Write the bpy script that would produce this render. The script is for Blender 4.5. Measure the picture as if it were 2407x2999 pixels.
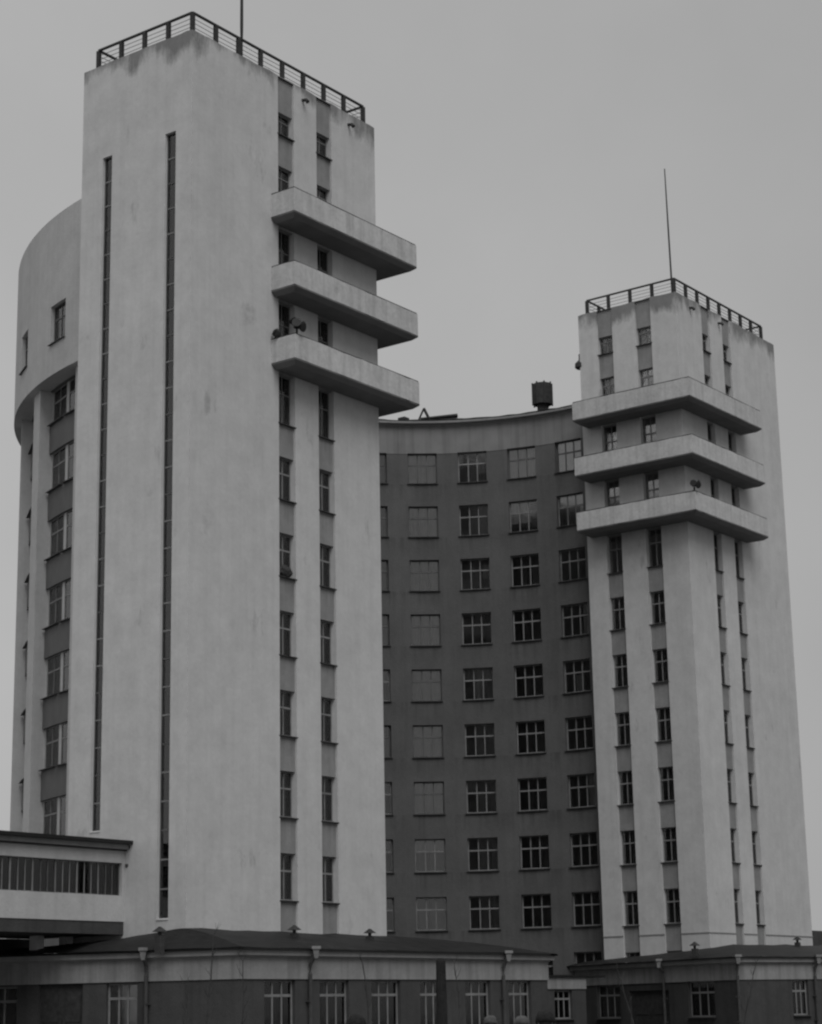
import bpy, bmesh, math, random
from mathutils import Vector, Matrix, noise
random.seed(7)
for o in list(bpy.data.objects): bpy.data.objects.remove(o)
SC = bpy.context.scene
COL = SC.collection
R_ = math.radians
H = 1.65                       # eye height above the ground

# ------------------------------------------------------------------ camera
TH, PITCH, ROLL = 0.63504, 0.24449, -0.01950
right = Vector((math.sin(TH), -math.cos(TH), 0)); fwd0 = Vector((math.cos(TH), math.sin(TH), 0)); up0 = Vector((0, 0, 1))
F = fwd0 * math.cos(PITCH) + up0 * math.sin(PITCH)
UP = -fwd0 * math.sin(PITCH) + up0 * math.cos(PITCH)
Rc = right * math.cos(ROLL) + UP * math.sin(ROLL)
Uc = UP * math.cos(ROLL) - right * math.sin(ROLL)
cam = bpy.data.cameras.new('camera'); co = bpy.data.objects.new('camera', cam); COL.objects.link(co)
CAMP = Vector((-56.79, -52.71, H))
m = Matrix.Identity(4)
for i in range(3):
    m[i][0] = Rc[i]; m[i][1] = Uc[i]; m[i][2] = -F[i]; m[i][3] = CAMP[i]
co.matrix_world = m
cam.sensor_fit = 'VERTICAL'; cam.sensor_height = 24; cam.sensor_width = 24; cam.lens = 5904.64 / 2999 * 24
cam.clip_end = 3000; cam.clip_start = 0.1
SC.camera = co

# ------------------------------------------------------------------ sky, sun, exposure
SUN_AZ_VEC = Vector((-0.60, -0.80, 0)).normalized()       # towards the sun, seen in plan
SUN_EL = R_(52)
w = bpy.data.worlds.new("World"); SC.world = w; w.use_nodes = True
nt = w.node_tree; nt.nodes.clear()
sky = nt.nodes.new('ShaderNodeTexSky'); sky.sky_type = 'NISHITA'; sky.sun_disc = False
sky.sun_elevation = SUN_EL; sky.sun_rotation = math.atan2(SUN_AZ_VEC.x, SUN_AZ_VEC.y)
sky.air_density = 1.2; sky.dust_density = 4.0; sky.ozone_density = 1
bw = nt.nodes.new('ShaderNodeRGBToBW')
bg = nt.nodes.new('ShaderNodeBackground'); bg.inputs['Strength'].default_value = 0.125
mx = nt.nodes.new('ShaderNodeMix'); mx.data_type = 'FLOAT'
mx.inputs[0].default_value = 0.92; mx.inputs[3].default_value = 3.4      # flat cloud deck over the clear sky
nz = nt.nodes.new('ShaderNodeTexNoise'); nz.inputs['Scale'].default_value = 4.0; nz.inputs['Detail'].default_value = 9
mr = nt.nodes.new('ShaderNodeMapRange'); mr.inputs[3].default_value = 2.75; mr.inputs[4].default_value = 4.05
wo = nt.nodes.new('ShaderNodeOutputWorld')
L_ = nt.links.new
L_(sky.outputs[0], bw.inputs[0]); L_(bw.outputs[0], mx.inputs[2]); L_(nz.outputs['Fac'], mr.inputs[0]); L_(mr.outputs[0], mx.inputs[3])
# slow brightening of the cloud deck towards the left of the view (world direction cosine)
tc = nt.nodes.new('ShaderNodeTexCoord'); vd = nt.nodes.new('ShaderNodeVectorMath'); vd.operation = 'DOT_PRODUCT'
vd.inputs[1].default_value = (-0.45, 0.89, 0); L_(tc.outputs['Generated'], vd.inputs[0]); L_(tc.outputs['Generated'], nz.inputs['Vector'])
gr = nt.nodes.new('ShaderNodeMapRange'); gr.inputs[1].default_value = -1; gr.inputs[2].default_value = 1; gr.inputs[3].default_value = 0.58; gr.inputs[4].default_value = 1.30; L_(vd.outputs['Value'], gr.inputs[0])
mm = nt.nodes.new('ShaderNodeMath'); mm.operation = 'MULTIPLY'; L_(mx.outputs[0], mm.inputs[0]); L_(gr.outputs[0], mm.inputs[1])
L_(mm.outputs[0], bg.inputs['Color']); L_(bg.outputs[0], wo.inputs[0])
sl = bpy.data.lights.new('sun', 'SUN'); sl.energy = 1.45; sl.angle = R_(40); sl.color = (1, 1, 1)
so = bpy.data.objects.new('sun', sl); COL.objects.link(so)
sd = Vector((SUN_AZ_VEC.x * math.cos(SUN_EL), SUN_AZ_VEC.y * math.cos(SUN_EL), math.sin(SUN_EL)))
so.rotation_euler = sd.to_track_quat('Z', 'Y').to_euler(); so.location = (0, 0, 80)
SC.view_settings.view_transform = 'Standard'; SC.view_settings.look = 'None'
SC.view_settings.exposure = 0.0; SC.view_settings.gamma = 1.0; SC.view_settings.use_curve_mapping = False
SC.render.engine = 'CYCLES'
SC.cycles.pixel_filter_type = 'BLACKMAN_HARRIS'; SC.cycles.filter_width = 2.3
SC.cycles.max_bounces = 6; SC.cycles.transparent_max_bounces = 12

# ------------------------------------------------------------------ materials (all grey: the photograph is black and white)
def mat(name, val, var=0.1, scale=1.5, rough=0.9, bump=0.0, bscale=30, streak=0.0, top=None, topdark=0.45, blot=0.0, spec=0.2, fine=0.0, sill=None):
    mt = bpy.data.materials.new(name); mt.use_nodes = True; n = mt.node_tree; ns = n.nodes; ns.clear(); lk = n.links.new
    out = ns.new('ShaderNodeOutputMaterial'); b = ns.new('ShaderNodeBsdfPrincipled'); lk(b.outputs[0], out.inputs[0])
    b.inputs['Roughness'].default_value = rough; b.inputs['Specular IOR Level'].default_value = spec
    geo = ns.new('ShaderNodeNewGeometry')
    def noise_(sc, det=5, vec=None, rough_=0.55):
        t = ns.new('ShaderNodeTexNoise'); t.inputs['Scale'].default_value = sc; t.inputs['Detail'].default_value = det; t.inputs['Roughness'].default_value = rough_
        lk(vec if vec else geo.outputs['Position'], t.inputs['Vector']); return t.outputs['Fac']
    def mth(op, a, b_, clamp=False):
        t = ns.new('ShaderNodeMath'); t.operation = op; t.use_clamp = clamp
        for i, x in enumerate((a, b_)):
            if isinstance(x, (int, float)): t.inputs[i].default_value = x
            else: lk(x, t.inputs[i])
        return t.outputs[0]
    def rng(x, a, b_, c, d):
        t = ns.new('ShaderNodeMapRange'); t.inputs[1].default_value = a; t.inputs[2].default_value = b_; t.inputs[3].default_value = c; t.inputs[4].default_value = d
        lk(x, t.inputs[0]); return t.outputs[0]
    v = rng(noise_(scale), 0.3, 0.7, 1 - var, 1 + var)
    v = mth('MULTIPLY', v, rng(noise_(scale * 0.17), 0.3, 0.7, 1 - var * .7, 1 + var * .7))
    if fine: v = mth('MULTIPLY', v, rng(noise_(5.5, 3), 0.3, 0.7, 1 - fine, 1 + fine))
    if streak:
        mp = ns.new('ShaderNodeMapping'); mp.inputs['Scale'].default_value = (3.2, 3.2, 0.10); lk(geo.outputs['Position'], mp.inputs[0])
        v = mth('MULTIPLY', v, rng(noise_(1.0, 6, mp.outputs[0]), 0.45, 0.72, 1, 1 - streak))
    if sill:                       # rain-washed dirt below the sills, one row per storey
        sp2 = ns.new('ShaderNodeSeparateXYZ'); lk(geo.outputs['Position'], sp2.inputs[0])
        fr_ = mth('FRACT', mth('MULTIPLY', mth('SUBTRACT', sp2.outputs['Z'], sill), 1 / 3.3), 0)
        mp2 = ns.new('ShaderNodeMapping'); mp2.inputs['Scale'].default_value = (2.6, 2.6, 0.05); lk(geo.outputs['Position'], mp2.inputs[0])
        k_ = mth('MULTIPLY', rng(fr_, 0.62, 1.0, 0, 1), rng(noise_(1.0, 5, mp2.outputs[0]), 0.46, 0.66, 0, 1))
        v = mth('MULTIPLY', v, rng(k_, 0, 1, 1, 0.72))
    if top is not None:
        sp = ns.new('ShaderNodeSeparateXYZ'); lk(geo.outputs['Position'], sp.inputs[0])
        mp = ns.new('ShaderNodeMapping'); mp.inputs['Scale'].default_value = (1.6, 1.6, 0.55); lk(geo.outputs['Position'], mp.inputs[0])
        h = mth('ADD', rng(sp.outputs['Z'], top - 1.5, top, -0.10, 0.34), rng(noise_(0.33, 2), 0.35, 0.65, -0.16, 0.16))
        msk = rng(mth('ADD', h, noise_(0.9, 7, mp.outputs[0], 0.72)), 0.60, 0.86, 0, 1)
        v = mth('MULTIPLY', v, rng(msk, 0, 1, 1, topdark))
    if blot:
        v = mth('MULTIPLY', v, rng(noise_(0.42, 6, None, 0.6), 0.66, 0.76, 1, 1 - blot))
    val_ = mth('MULTIPLY', v, val)
    cb = ns.new('ShaderNodeCombineColor')
    for i in range(3): lk(val_, cb.inputs[i])
    lk(cb.outputs[0], b.inputs['Base Color'])
    if bump:
        bp = ns.new('ShaderNodeBump'); bp.inputs['Strength'].default_value = bump; bp.inputs['Distance'].default_value = 0.03
        lk(noise_(bscale, 4), bp.inputs['Height']); lk(bp.outputs[0], b.inputs['Normal'])
    return mt
ZR = 40.20 + H
M = {}
M['plaster'] = mat('white_plaster', 0.56, 0.07, 1.1, bump=0.3, bscale=4, streak=0.07, top=ZR, topdark=0.42, blot=0.30, fine=0.035)
M['plaster2'] = mat('balcony_plaster', 0.54, 0.09, 1.4, bump=0.4, bscale=9, streak=0.20, blot=0.25, fine=0.08)
M['soffit'] = mat('shaded_soffit_plaster', 0.17, 0.10, 1.2, streak=0.0)  # plaster darkened so its colour deepens the shade under the balconies
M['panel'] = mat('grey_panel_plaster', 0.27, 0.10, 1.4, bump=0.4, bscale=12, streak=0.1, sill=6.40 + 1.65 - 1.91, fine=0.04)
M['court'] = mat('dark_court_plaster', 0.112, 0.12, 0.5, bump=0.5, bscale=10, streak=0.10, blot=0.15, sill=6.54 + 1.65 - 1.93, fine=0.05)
M['cream'] = mat('pale_frieze_plaster', 0.22, 0.10, 0.9, streak=0.25, bump=0.3)
M['outer'] = mat('outer_plaster', 0.50, 0.07, 1.0, bump=0.4, bscale=9, streak=0.08, fine=0.04)
M['spandrel'] = mat('outer_grey_spandrel', 0.15, 0.08, 1.3, streak=0.1, bump=0.3)
M['annex'] = mat('annex_dark_plaster', 0.068, 0.12, 1.2, bump=0.5, bscale=12, streak=0.2, fine=0.06)
M['band'] = mat('annex_white_band', 0.28, 0.10, 1.0, bump=0.4, bscale=10, streak=0.28, blot=0.15, fine=0.05)
M['cornice'] = mat('annex_cornice', 0.29, 0.10, 1.6, streak=0.15)
M['roof'] = mat('dark_sheet_roof', 0.020, 0.25, 1.8, rough=0.6, bump=0.6, bscale=4)
M['flatroof'] = mat('tar_roof', 0.06, 0.2, 1.0)
M['frame'] = mat('painted_window_frame', 0.22, 0.18, 2.5, rough=0.6)
M['framedark'] = mat('shaded_window_frame', 0.12, 0.18, 2.5, rough=0.7)  # frame copy with the shade against pale curtains put into its colour
M['sill'] = mat('sheet_metal_sill', 0.06, 0.2, 3, rough=0.6)
M['interior'] = mat('dark_room', 0.38, 0.2, 1)
M['curtain'] = mat('pale_curtain', 0.80, 0.10, 3)
M['curtaindull'] = mat('dull_curtain', 0.45, 0.12, 3)
M['iron'] = mat('painted_iron', 0.045, 0.2, 6, rough=0.6)
M['pipe'] = mat('downpipe_zinc', 0.07, 0.2, 4, rough=0.6)
M['hopper'] = mat('hopper_zinc', 0.22, 0.2, 4, rough=0.6)
M['wood'] = mat('dark_timber', 0.05, 0.25, 5)
M['bark'] = mat('sapling_bark', 0.05, 0.25, 8)
M['ground'] = mat('packed_earth', 0.13, 0.25, 0.25, bump=0.5, bscale=5)
M['paving'] = mat('asphalt_paving', 0.08, 0.2, 0.8, bump=0.5, bscale=20)
M['cloth'] = mat('dark_coat_cloth', 0.04, 0.2, 8)
M['cloth2'] = mat('grey_coat_cloth', 0.10, 0.2, 8)
M['skin'] = mat('skin', 0.30, 0.08, 8, rough=0.6)
M['pillarbright'] = mat('brightened_white_pillar', 0.8, 0.05, 2)  # white pillars lightened further: light missing under the wing put into the colour
M['hatdark'] = mat('dark_fur_hat', 0.025, 0.3, 20, bump=0.8, bscale=60)
M['hatpale'] = mat('pale_knit_hat', 0.12, 0.2, 20, bump=0.8, bscale=60)
M['hair'] = mat('dark_hair', 0.03, 0.2, 30)
M['horn'] = mat('grey_metal_horn', 0.022, 0.2, 6, rough=0.5)
def glassmat():
    mt = bpy.data.materials.new('window_glass'); mt.use_nodes = True; n = mt.node_tree; ns = n.nodes; ns.clear(); lk = n.links.new
    out = ns.new('ShaderNodeOutputMaterial'); t = ns.new('ShaderNodeBsdfTransparent'); g = ns.new('ShaderNodeBsdfGlossy')
    t.inputs[0].default_value = (.82, .82, .82, 1); g.inputs['Roughness'].default_value = 0.06; g.inputs[0].default_value = (.9, .9, .9, 1)
    lw = ns.new('ShaderNodeFresnel'); lw.inputs[0].default_value = 1.8;
    m_ = ns.new('ShaderNodeMixShader')
    ge = ns.new('ShaderNodeNewGeometry'); nz = ns.new('ShaderNodeTexNoise'); nz.inputs['Scale'].default_value = 1.3
    bp = ns.new('ShaderNodeBump'); bp.inputs['Strength'].default_value = 0.04; bp.inputs['Distance'].default_value = 0.05
    lk(ge.outputs['Position'], nz.inputs[0]); lk(nz.outputs[0], bp.inputs['Height']); lk(bp.outputs[0], g.inputs['Normal'])
    lk(lw.outputs[0], m_.inputs[0]); lk(t.outputs[0], m_.inputs[1]); lk(g.outputs[0], m_.inputs[2]); lk(m_.outputs[0], out.inputs[0])
    return mt
M['glass'] = glassmat()

# ------------------------------------------------------------------ helpers
class MB:
    def __init__(s): s.v = []; s.f = []; s.mi = []; s.mats = []
    def mi_(s, k):
        if k not in s.mats: s.mats.append(k)
        return s.mats.index(k)
    def quad(s, pts, k):
        b = len(s.v); s.v += [tuple(p) for p in pts]; s.f.append(tuple(range(b, b + len(pts)))); s.mi.append(s.mi_(k))
    def hexa(s, p, k):             # p: 4 bottom then 4 top
        b = len(s.v); s.v += [tuple(x) for x in p]
        for f in ((3, 2, 1, 0), (4, 5, 6, 7), (0, 1, 5, 4), (1, 2, 6, 5), (2, 3, 7, 6), (3, 0, 4, 7)):
            s.f.append(tuple(b + i for i in f)); s.mi.append(s.mi_(k))
    def box(s, x0, x1, y0, y1, z0, z1, k):
        s.hexa([(x0, y0, z0), (x1, y0, z0), (x1, y1, z0), (x0, y1, z0), (x0, y0, z1), (x1, y0, z1), (x1, y1, z1), (x0, y1, z1)], k)
    def obox(s, a, b, t, z0, z1, k, inward=True):   # wall-like box along plan segment a-b, thickness t to the left of a->b
        d = (Vector(b) - Vector(a)).normalized(); n = Vector((-d.y, d.x)) * t
        a = Vector(a); b = Vector(b)
        s.hexa([(a.x, a.y, z0), (b.x, b.y, z0), (b.x + n.x, b.y + n.y, z0), (a.x + n.x, a.y + n.y, z0),
                (a.x, a.y, z1), (b.x, b.y, z1), (b.x + n.x, b.y + n.y, z1), (a.x + n.x, a.y + n.y, z1)], k)
    def tube(s, pts, r, k, n=8, cap=True):
        pts = [Vector(p) for p in pts]; rs = r if isinstance(r, (list, tuple)) else [r] * len(pts)
        rings = []
        for i, p in enumerate(pts):
            d = (pts[min(i + 1, len(pts) - 1)] - pts[max(i - 1, 0)]).normalized()
            q = d.to_track_quat('Z', 'Y'); b = len(s.v)
            for j in range(n):
                a = 2 * math.pi * j / n; s.v.append(tuple(p + q @ Vector((math.cos(a) * rs[i], math.sin(a) * rs[i], 0))))
            rings.append(b)
        for a, b in zip(rings, rings[1:]):
            for j in range(n):
                s.f.append((a + j, a + (j + 1) % n, b + (j + 1) % n, b + j)); s.mi.append(s.mi_(k))
        if cap:
            s.f.append(tuple(rings[0] + j for j in reversed(range(n)))); s.mi.append(s.mi_(k))
            s.f.append(tuple(rings[-1] + j for j in range(n))); s.mi.append(s.mi_(k))
    def mesh(s, name, recalc=True, smooth=False):
        me = bpy.data.meshes.new(name); me.from_pydata(s.v, [], s.f)
        for k in s.mats: me.materials.append(M[k])
        me.polygons.foreach_set('material_index', s.mi)
        if recalc:
            bm = bmesh.new(); bm.from_mesh(me); bmesh.ops.remove_doubles(bm, verts=bm.verts, dist=1e-5)
            bmesh.ops.recalc_face_normals(bm, faces=bm.faces); bm.to_mesh(me); bm.free()
        if smooth: me.polygons.foreach_set('use_smooth', [True] * len(me.polygons))
        me.update(); return me
def origin_of(o):
    p = Vector((0, 0, 0))
    while o is not None: p = p + o.location; o = o.parent
    return p
def link(name, me, parent=None, loc=None, rz=0, **props):
    """parts built in world coordinates get loc=None; shared pieces are placed"""
    o = bpy.data.objects.new(name, me); COL.objects.link(o); o.parent = parent
    if loc is None: o.location = -origin_of(parent) if parent else (0, 0, 0)
    else: o.location = loc
    o.rotation_euler.z = rz
    for k, v in props.items(): o[k] = v
    return o
def thing(name, label, cat, loc, group=None, me=None):
    o = bpy.data.objects.new(name, me); COL.objects.link(o); o.location = loc; o['label'] = label; o['category'] = cat
    if group: o['group'] = group
    return o

def grid_wall(mb, f, ss, zs, cell):
    """cell(sm, zm) -> (depth, material) or (depth, material, 'win'); f(s, z, depth) -> point"""
    ss = sorted(set(round(x, 5) for x in ss)); zs = sorted(set(round(x, 5) for x in zs))
    n, m_ = len(ss) - 1, len(zs) - 1
    C = [[cell((ss[i] + ss[i + 1]) / 2, (zs[j] + zs[j + 1]) / 2) for j in range(m_)] for i in range(n)]
    for i in range(n):
        for j in range(m_):
            c = C[i][j]; a, b, p, q = ss[i], ss[i + 1], zs[j], zs[j + 1]
            d = c[0]
            if len(c) > 2:
                D = d + 1.0
                mb.quad([f(a, p, D), f(b, p, D), f(b, q, D), f(a, q, D)], 'interior')
                mb.quad([f(a, p, d), f(a, p, D), f(a, q, D), f(a, q, d)], 'interior'); mb.quad([f(b, p, d), f(b, p, D), f(b, q, D), f(b, q, d)], 'interior')
                mb.quad([f(a, p, d), f(b, p, d), f(b, p, D), f(a, p, D)], 'interior'); mb.quad([f(a, q, d), f(b, q, d), f(b, q, D), f(a, q, D)], 'interior')
            else:
                mb.quad([f(a, p, d), f(b, p, d), f(b, q, d), f(a, q, d)], c[1])
            if i + 1 < n and abs(C[i + 1][j][0] - d) > 1e-6:
                e = C[i + 1][j]; k = c[1] if c[0] < e[0] else e[1]
                mb.quad([f(b, p, d), f(b, q, d), f(b, q, e[0]), f(b, p, e[0])], k)
            if j + 1 < m_ and abs(C[i][j + 1][0] - d) > 1e-6:
                e = C[i][j + 1]; k = c[1] if c[0] < e[0] else e[1]
                mb.quad([f(a, q, d), f(b, q, d), f(b, q, e[0]), f(a, q, e[0])], k)

# --- windows: local x = width (centre), local z = height (base at 0), local -y = outward
_wcache = {}
def win_meshes(w, h, cols, tr, fk, fw, tk):
    key = (round(w, 3), round(h, 3), cols, tr, fk)
    if key in _wcache: return _wcache[key]
    mb = MB(); t = tk
    def bar(x0, x1, z0, z1, y0=-.03, y1=.03): mb.box(x0, x1, y0, y1, z0, z1, fk)
    o = fw
    bar(-w / 2, -w / 2 + o, 0, h); bar(w / 2 - o, w / 2, 0, h); bar(-w / 2 + o, w / 2 - o, 0, o); bar(-w / 2 + o, w / 2 - o, h - o, h)
    iw = w - 2 * o; zt = h * (1 - tr); xs = [-w / 2 + o + iw * c / cols for c in range(cols + 1)]
    if tr: bar(-w / 2 + o, w / 2 - o, zt - t * .7, zt + t * .7, -.035, .028)
    spans = [(o, zt - t * .7), (zt + t * .7, h - o)] if tr else [(o, h - o)]
    for x in xs[1:-1]:
        for a, b in spans: bar(x - t / 2, x + t / 2, a, b)
    panes = []
    for i in range(cols):
        for a, b in spans:
            x0 = xs[i] + (t / 2 if i else 0); x1 = xs[i + 1] - (t / 2 if i < cols - 1 else 0)
            pm = MB(); pm.box(-(x1 - x0) / 2, (x1 - x0) / 2, -.004, .004, 0, b - a, 'glass')
            panes.append((pm.mesh('pane'), ((x0 + x1) / 2, 0.0, a)))
    allp = MB()
    for i in range(cols):
        for a, b in spans:
            x0 = xs[i] + (t / 2 if i else 0); x1 = xs[i + 1] - (t / 2 if i < cols - 1 else 0)
            allp.box(x0, x1, -.004, .004, a, b, 'glass')
    sm = MB(); sm.hexa([(-w / 2 - .05, -.34, -.05), (w / 2 + .05, -.34, -.05), (w / 2 + .05, -.031, -.035), (-w / 2 - .05, -.031, -.035),
                        (-w / 2 - .05, -.34, -.015), (w / 2 + .05, -.34, -.015), (w / 2 + .05, -.031, .01), (-w / 2 - .05, -.031, .01)], 'sill')
    _wcache[key] = (mb.mesh('window'), panes, allp.mesh('pane'), sm.mesh('sill'))
    return _wcache[key]
_ccache = {}
def curtain_mesh(w, h, k, seed):
    key = (round(w, 2), round(h, 2), k, seed)
    if key in _ccache: return _ccache[key]
    mb = MB(); rnd = random.Random(seed); n = 26; ph = rnd.random() * 6; fr = rnd.uniform(5, 8)
    xs = [-w / 2 + w * i / n for i in range(n + 1)]
    ys = [.055 + .016 * math.sin(fr * x * 3 + ph) for x in xs]
    for i in range(n): mb.quad([(xs[i], ys[i], 0), (xs[i + 1], ys[i + 1], 0), (xs[i + 1], ys[i + 1] , h), (xs[i], ys[i], h)], k)
    _ccache[key] = mb.mesh('curtain', recalc=False); return _ccache[key]
def put_window(parent, p, rz, w, h, cols=2, tr=.37, fk='frame', fw=.06, tk=.055, panes=True, sill=True, curtain=None, ck='curtain', seed=0):
    """p = world point of the sill centre on the window plane; curtain=(x0,x1,z0,z1) fractions"""
    fm, pl, ap, sm = win_meshes(w, h, cols, tr, fk, fw, tk)
    wo_ = link('window', fm, parent, Vector(p) - origin_of(parent), rz)
    if panes:
        for me, l in pl: link('pane', me, wo_, l)
    else: link('pane', ap, wo_, (0, 0, 0))
    if sill: link('sill', sm, wo_, (0, 0, 0))
    if curtain:
        for cu in (curtain if isinstance(curtain, list) else [curtain]):
            x0, x1, z0, z1 = cu
            link('curtain', curtain_mesh(w * (x1 - x0), h * (z1 - z0), ck, seed % 5), wo_, (w * (x0 + x1) / 2 - w / 2, 0, h * z0))
    return wo_

S = 3.3
def KZ(k): return {6: 26.53, 7: 29.79, 8: 33.12, 9: 36.04, 10: 38.57}.get(k, 6.40 + S * k) + H      # lintel heights on the towers
def KH(k): return {6: 2.19, 7: 2.6, 8: 2.6, 9: 1.55, 10: 1.05}.get(k, 1.86)

# ------------------------------------------------------------------ ground
mb = MB(); mb.quad([(-900, -900, 0), (900, -900, 0), (900, 900, 0), (-900, 900, 0)], 'ground')
link('ground', mb.mesh('ground', False), kind='structure')
mb = MB(); mb.box(-70, 70, -8.5, -6.0, -.1, .14, 'paving')
link('pavement', mb.mesh('pavement'), kind='structure')
mb = MB(); mb.quad([(-140, -30, .004), (140, -30, .004), (140, -8.5, .004), (-140, -8.5, .004)], 'paving')
link('road', mb.mesh('road', False), kind='structure')
mb = MB(); mb.quad([(13, -2, .004), (40, -2, .004), (40, 21.9, .004), (13, 21.9, .004)], 'paving')
link('courtyard', mb.mesh('courtyard', False), kind='structure')

# ------------------------------------------------------------------ towers
TW, TD = 12.43, 6.40
def make_tower(mirror, name, label):
    TD = 6.60 if mirror else 6.40
    X = (lambda x: 53.28 - x) if mirror else (lambda x: x)
    root = thing(name, label, 'tower', (X(TW / 2), TD / 2, 0))
    zt = ZR
    strips = [(5.50, 6.57), (8.15, 9.21)] if not mirror else [(53.28 - 47.30, 53.28 - 46.40), (53.28 - 44.82, 53.28 - 43.88)]
    strips = [(5.50, 6.57), (8.15, 9.21)] if not mirror else [(5.90, 6.88), (8.46, 9.42)]
    istr = [(1.71, 2.72), (4.31, 5.32)]
    slits = [(0.90, 1.50, 3.72 + H, 35.90 + H), (4.60, 5.15, 7.25 + H, 35.84 + H)]
    PD = .10; WD = .31
    # front wall (y = 0)
    def zb(): return [KZ(k) for k in range(-1, 11)] + [KZ(k) - KH(k) for k in range(-1, 11)]
    mbf = MB()
    def cellf(s, z):
        for a, b in strips:
            if a < s < b:
                for k in range(-1, 11):
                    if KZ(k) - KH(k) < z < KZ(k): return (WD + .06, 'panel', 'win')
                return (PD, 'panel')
        return (0, 'plaster')
    grid_wall(mbf, lambda s, z, d: (X(s), d, z), [0, TW] + [v for s in strips for v in s], [0, zt] + zb(), cellf)
    # inner wall facing the court (x = TW)
    def celli(s, z):
        for a, b in istr:
            if a < s < b:
                for k in range(-1, 11):
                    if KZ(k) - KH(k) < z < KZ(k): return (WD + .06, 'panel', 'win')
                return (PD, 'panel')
        return (0, 'plaster')
    grid_wall(mbf, lambda s, z, d: (X(TW - d), s, z), [0, TD] + [v for s in istr for v in s], [0, zt] + zb(), celli)
    # outer wall with stair slits (x = 0)
    def cello(s, z):
        for a, b, p, q in slits:
            if a < s < b and p < z < q: return (.24, 'plaster', 'win')
        return (0, 'plaster')
    grid_wall(mbf, lambda s, z, d: (X(d), s, z), [0, TD] + [v for s in slits for v in s[:2]], [0, zt] + [v for s in slits for v in s[2:]], cello)
    mbf.quad([(X(0), TD, 0), (X(TW), TD, 0), (X(TW), TD, zt), (X(0), TD, zt)], 'plaster')
    link('wall', mbf.mesh('wall'), root)
    # parapet top with a crumbling edge, roof deck
    rf = MB(); n = 60
    per = [(0, 0, TW, 0), (TW, 0, TW, TD), (TW, TD, 0, TD), (0, TD, 0, 0)]
    for (xa, ya, xb, yb) in per:
        L = math.hypot(xb - xa, yb - ya); k = int(L / .35); ix, iy = (-(yb - ya) / L, (xb - xa) / L); pr = None
        for i in range(k + 1):
            t = i / k; x = xa + (xb - xa) * t; y = ya + (yb - ya) * t
            nh = .015 + .075 * max(0, noise.noise(Vector((x * 1.3 + (31 if mirror else 0), y * 1.3, 3.7))) + .35) * (0 if i in (0, k) else 1)
            ex = 0 if i in (0, k) else .012
            if i == 0: x += ix * 0; 
            pt = [(X(x), y, zt), (X(x), y, zt + nh), (X(x + ix * .3), y + iy * .3, zt + nh), (X(x + ix * .3), y + iy * .3, zt)]
            if pr:
                for a in range(3): rf.quad([pr[a], pt[a], pt[a + 1], pr[a + 1]], 'plaster')
            pr = pt
    rf.quad([(X(.0), .0, zt - .001), (X(TW), .0, zt - .001), (X(TW), TD, zt - .001), (X(0), TD, zt - .001)], 'flatroof')
    link('roof', rf.mesh('roof', False), root)
    # windows
    for (a, b), cs in ((strips[0], 0), (strips[1], 1)):
        for k in range(-1, 11):
            hh = KH(k); sd = k * 3 + cs + (11 if mirror else 0); cu = None; ck = 'curtaindull'
            if not mirror and k >= 3: cu = (0, 1, 0, 1); ck = 'curtaindull' if k in (7, 8) or (k * 5 + cs) % 4 == 0 else 'curtain'
            elif not mirror and k in (1, 2): cu = [(0, .38, 0, 1), (.62, 1, 0, .6)]
            elif sd % 3 == 0: cu = (0, 1, .62, 1)
            rz = 0
            put_window(root, ((X(a) + X(b)) / 2, WD, KZ(k) - hh), rz, b - a, hh, 2, .37 if k < 9 else .3, curtain=cu, ck=ck, seed=sd, fw=.06 if k < 3 else .045, tk=.055 if (mirror or k < 3) else .032)
    for (a, b), cs in ((istr[0], 0), (istr[1], 1)):
        for k in range(-1, 11):
            hh = KH(k); sd = k * 5 + cs; cu = None
            if mirror and k in (9, 10): cu = [(0, .6, 0 if k == 10 else .45, 1)]
            if mirror and k in (7, 8): cu = (0, 1, .5, 1)
            put_window(root, (X(TW - WD), (a + b) / 2, KZ(k) - hh), (-math.pi / 2 if mirror else math.pi / 2), b - a, hh, 2, .37 if k < 9 else .3,
                       curtain=cu, ck='curtaindull', seed=sd, panes=mirror)
    # stair slits: one tall glazed frame each with small cross bars
    for si, (a, b, p, q) in enumerate(slits):
        nb = round((q - p) / 1.11); st = (q - p) / nb; wd = b - a
        fm = MB()
        fm.box(-wd / 2, -wd / 2 + .04, -.03, .03, 0, q - p, 'framedark'); fm.box(wd / 2 - .04, wd / 2, -.03, .03, 0, q - p, 'framedark')
        for i in range(nb + 1):
            z = st * i; fm.box(-wd / 2 + .04, wd / 2 - .04, -.032, .03, max(0, z - .03), min(q - p, z + .03), 'frame' if (i * 7 + si) % 3 else 'framedark')
        sw = link('stair_window', fm.mesh('stair_window'), root, Vector((X(.17), (a + b) / 2, p)) - origin_of(root), (math.pi / 2 if mirror else -math.pi / 2))
        pm = MB(); pm.box(-wd / 2 + .04, wd / 2 - .04, -.004, .004, 0, st - .06, 'glass'); pme = pm.mesh('pane')
        rnd = random.Random(si + 3)
        for i in range(nb):
            link('pane', pme, sw, (0, 0, st * i + .03))
            if rnd.random() < .45: link('blind', curtain_mesh(wd - .08, st - .06, 'curtaindull', i % 5), sw, (0, 0, st * i + .03))
        sb = MB(); sb.hexa([(X(-.03), a, p - .06), (X(.17), a, p - .005), (X(.17), b, p - .005), (X(-.03), b, p - .06), (X(-.03), a, p - .03), (X(.17), a, p + .03), (X(.17), b, p + .03), (X(-.03), b, p - .03)], 'plaster')
        link('sill', sb.mesh('sill'), root)
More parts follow.
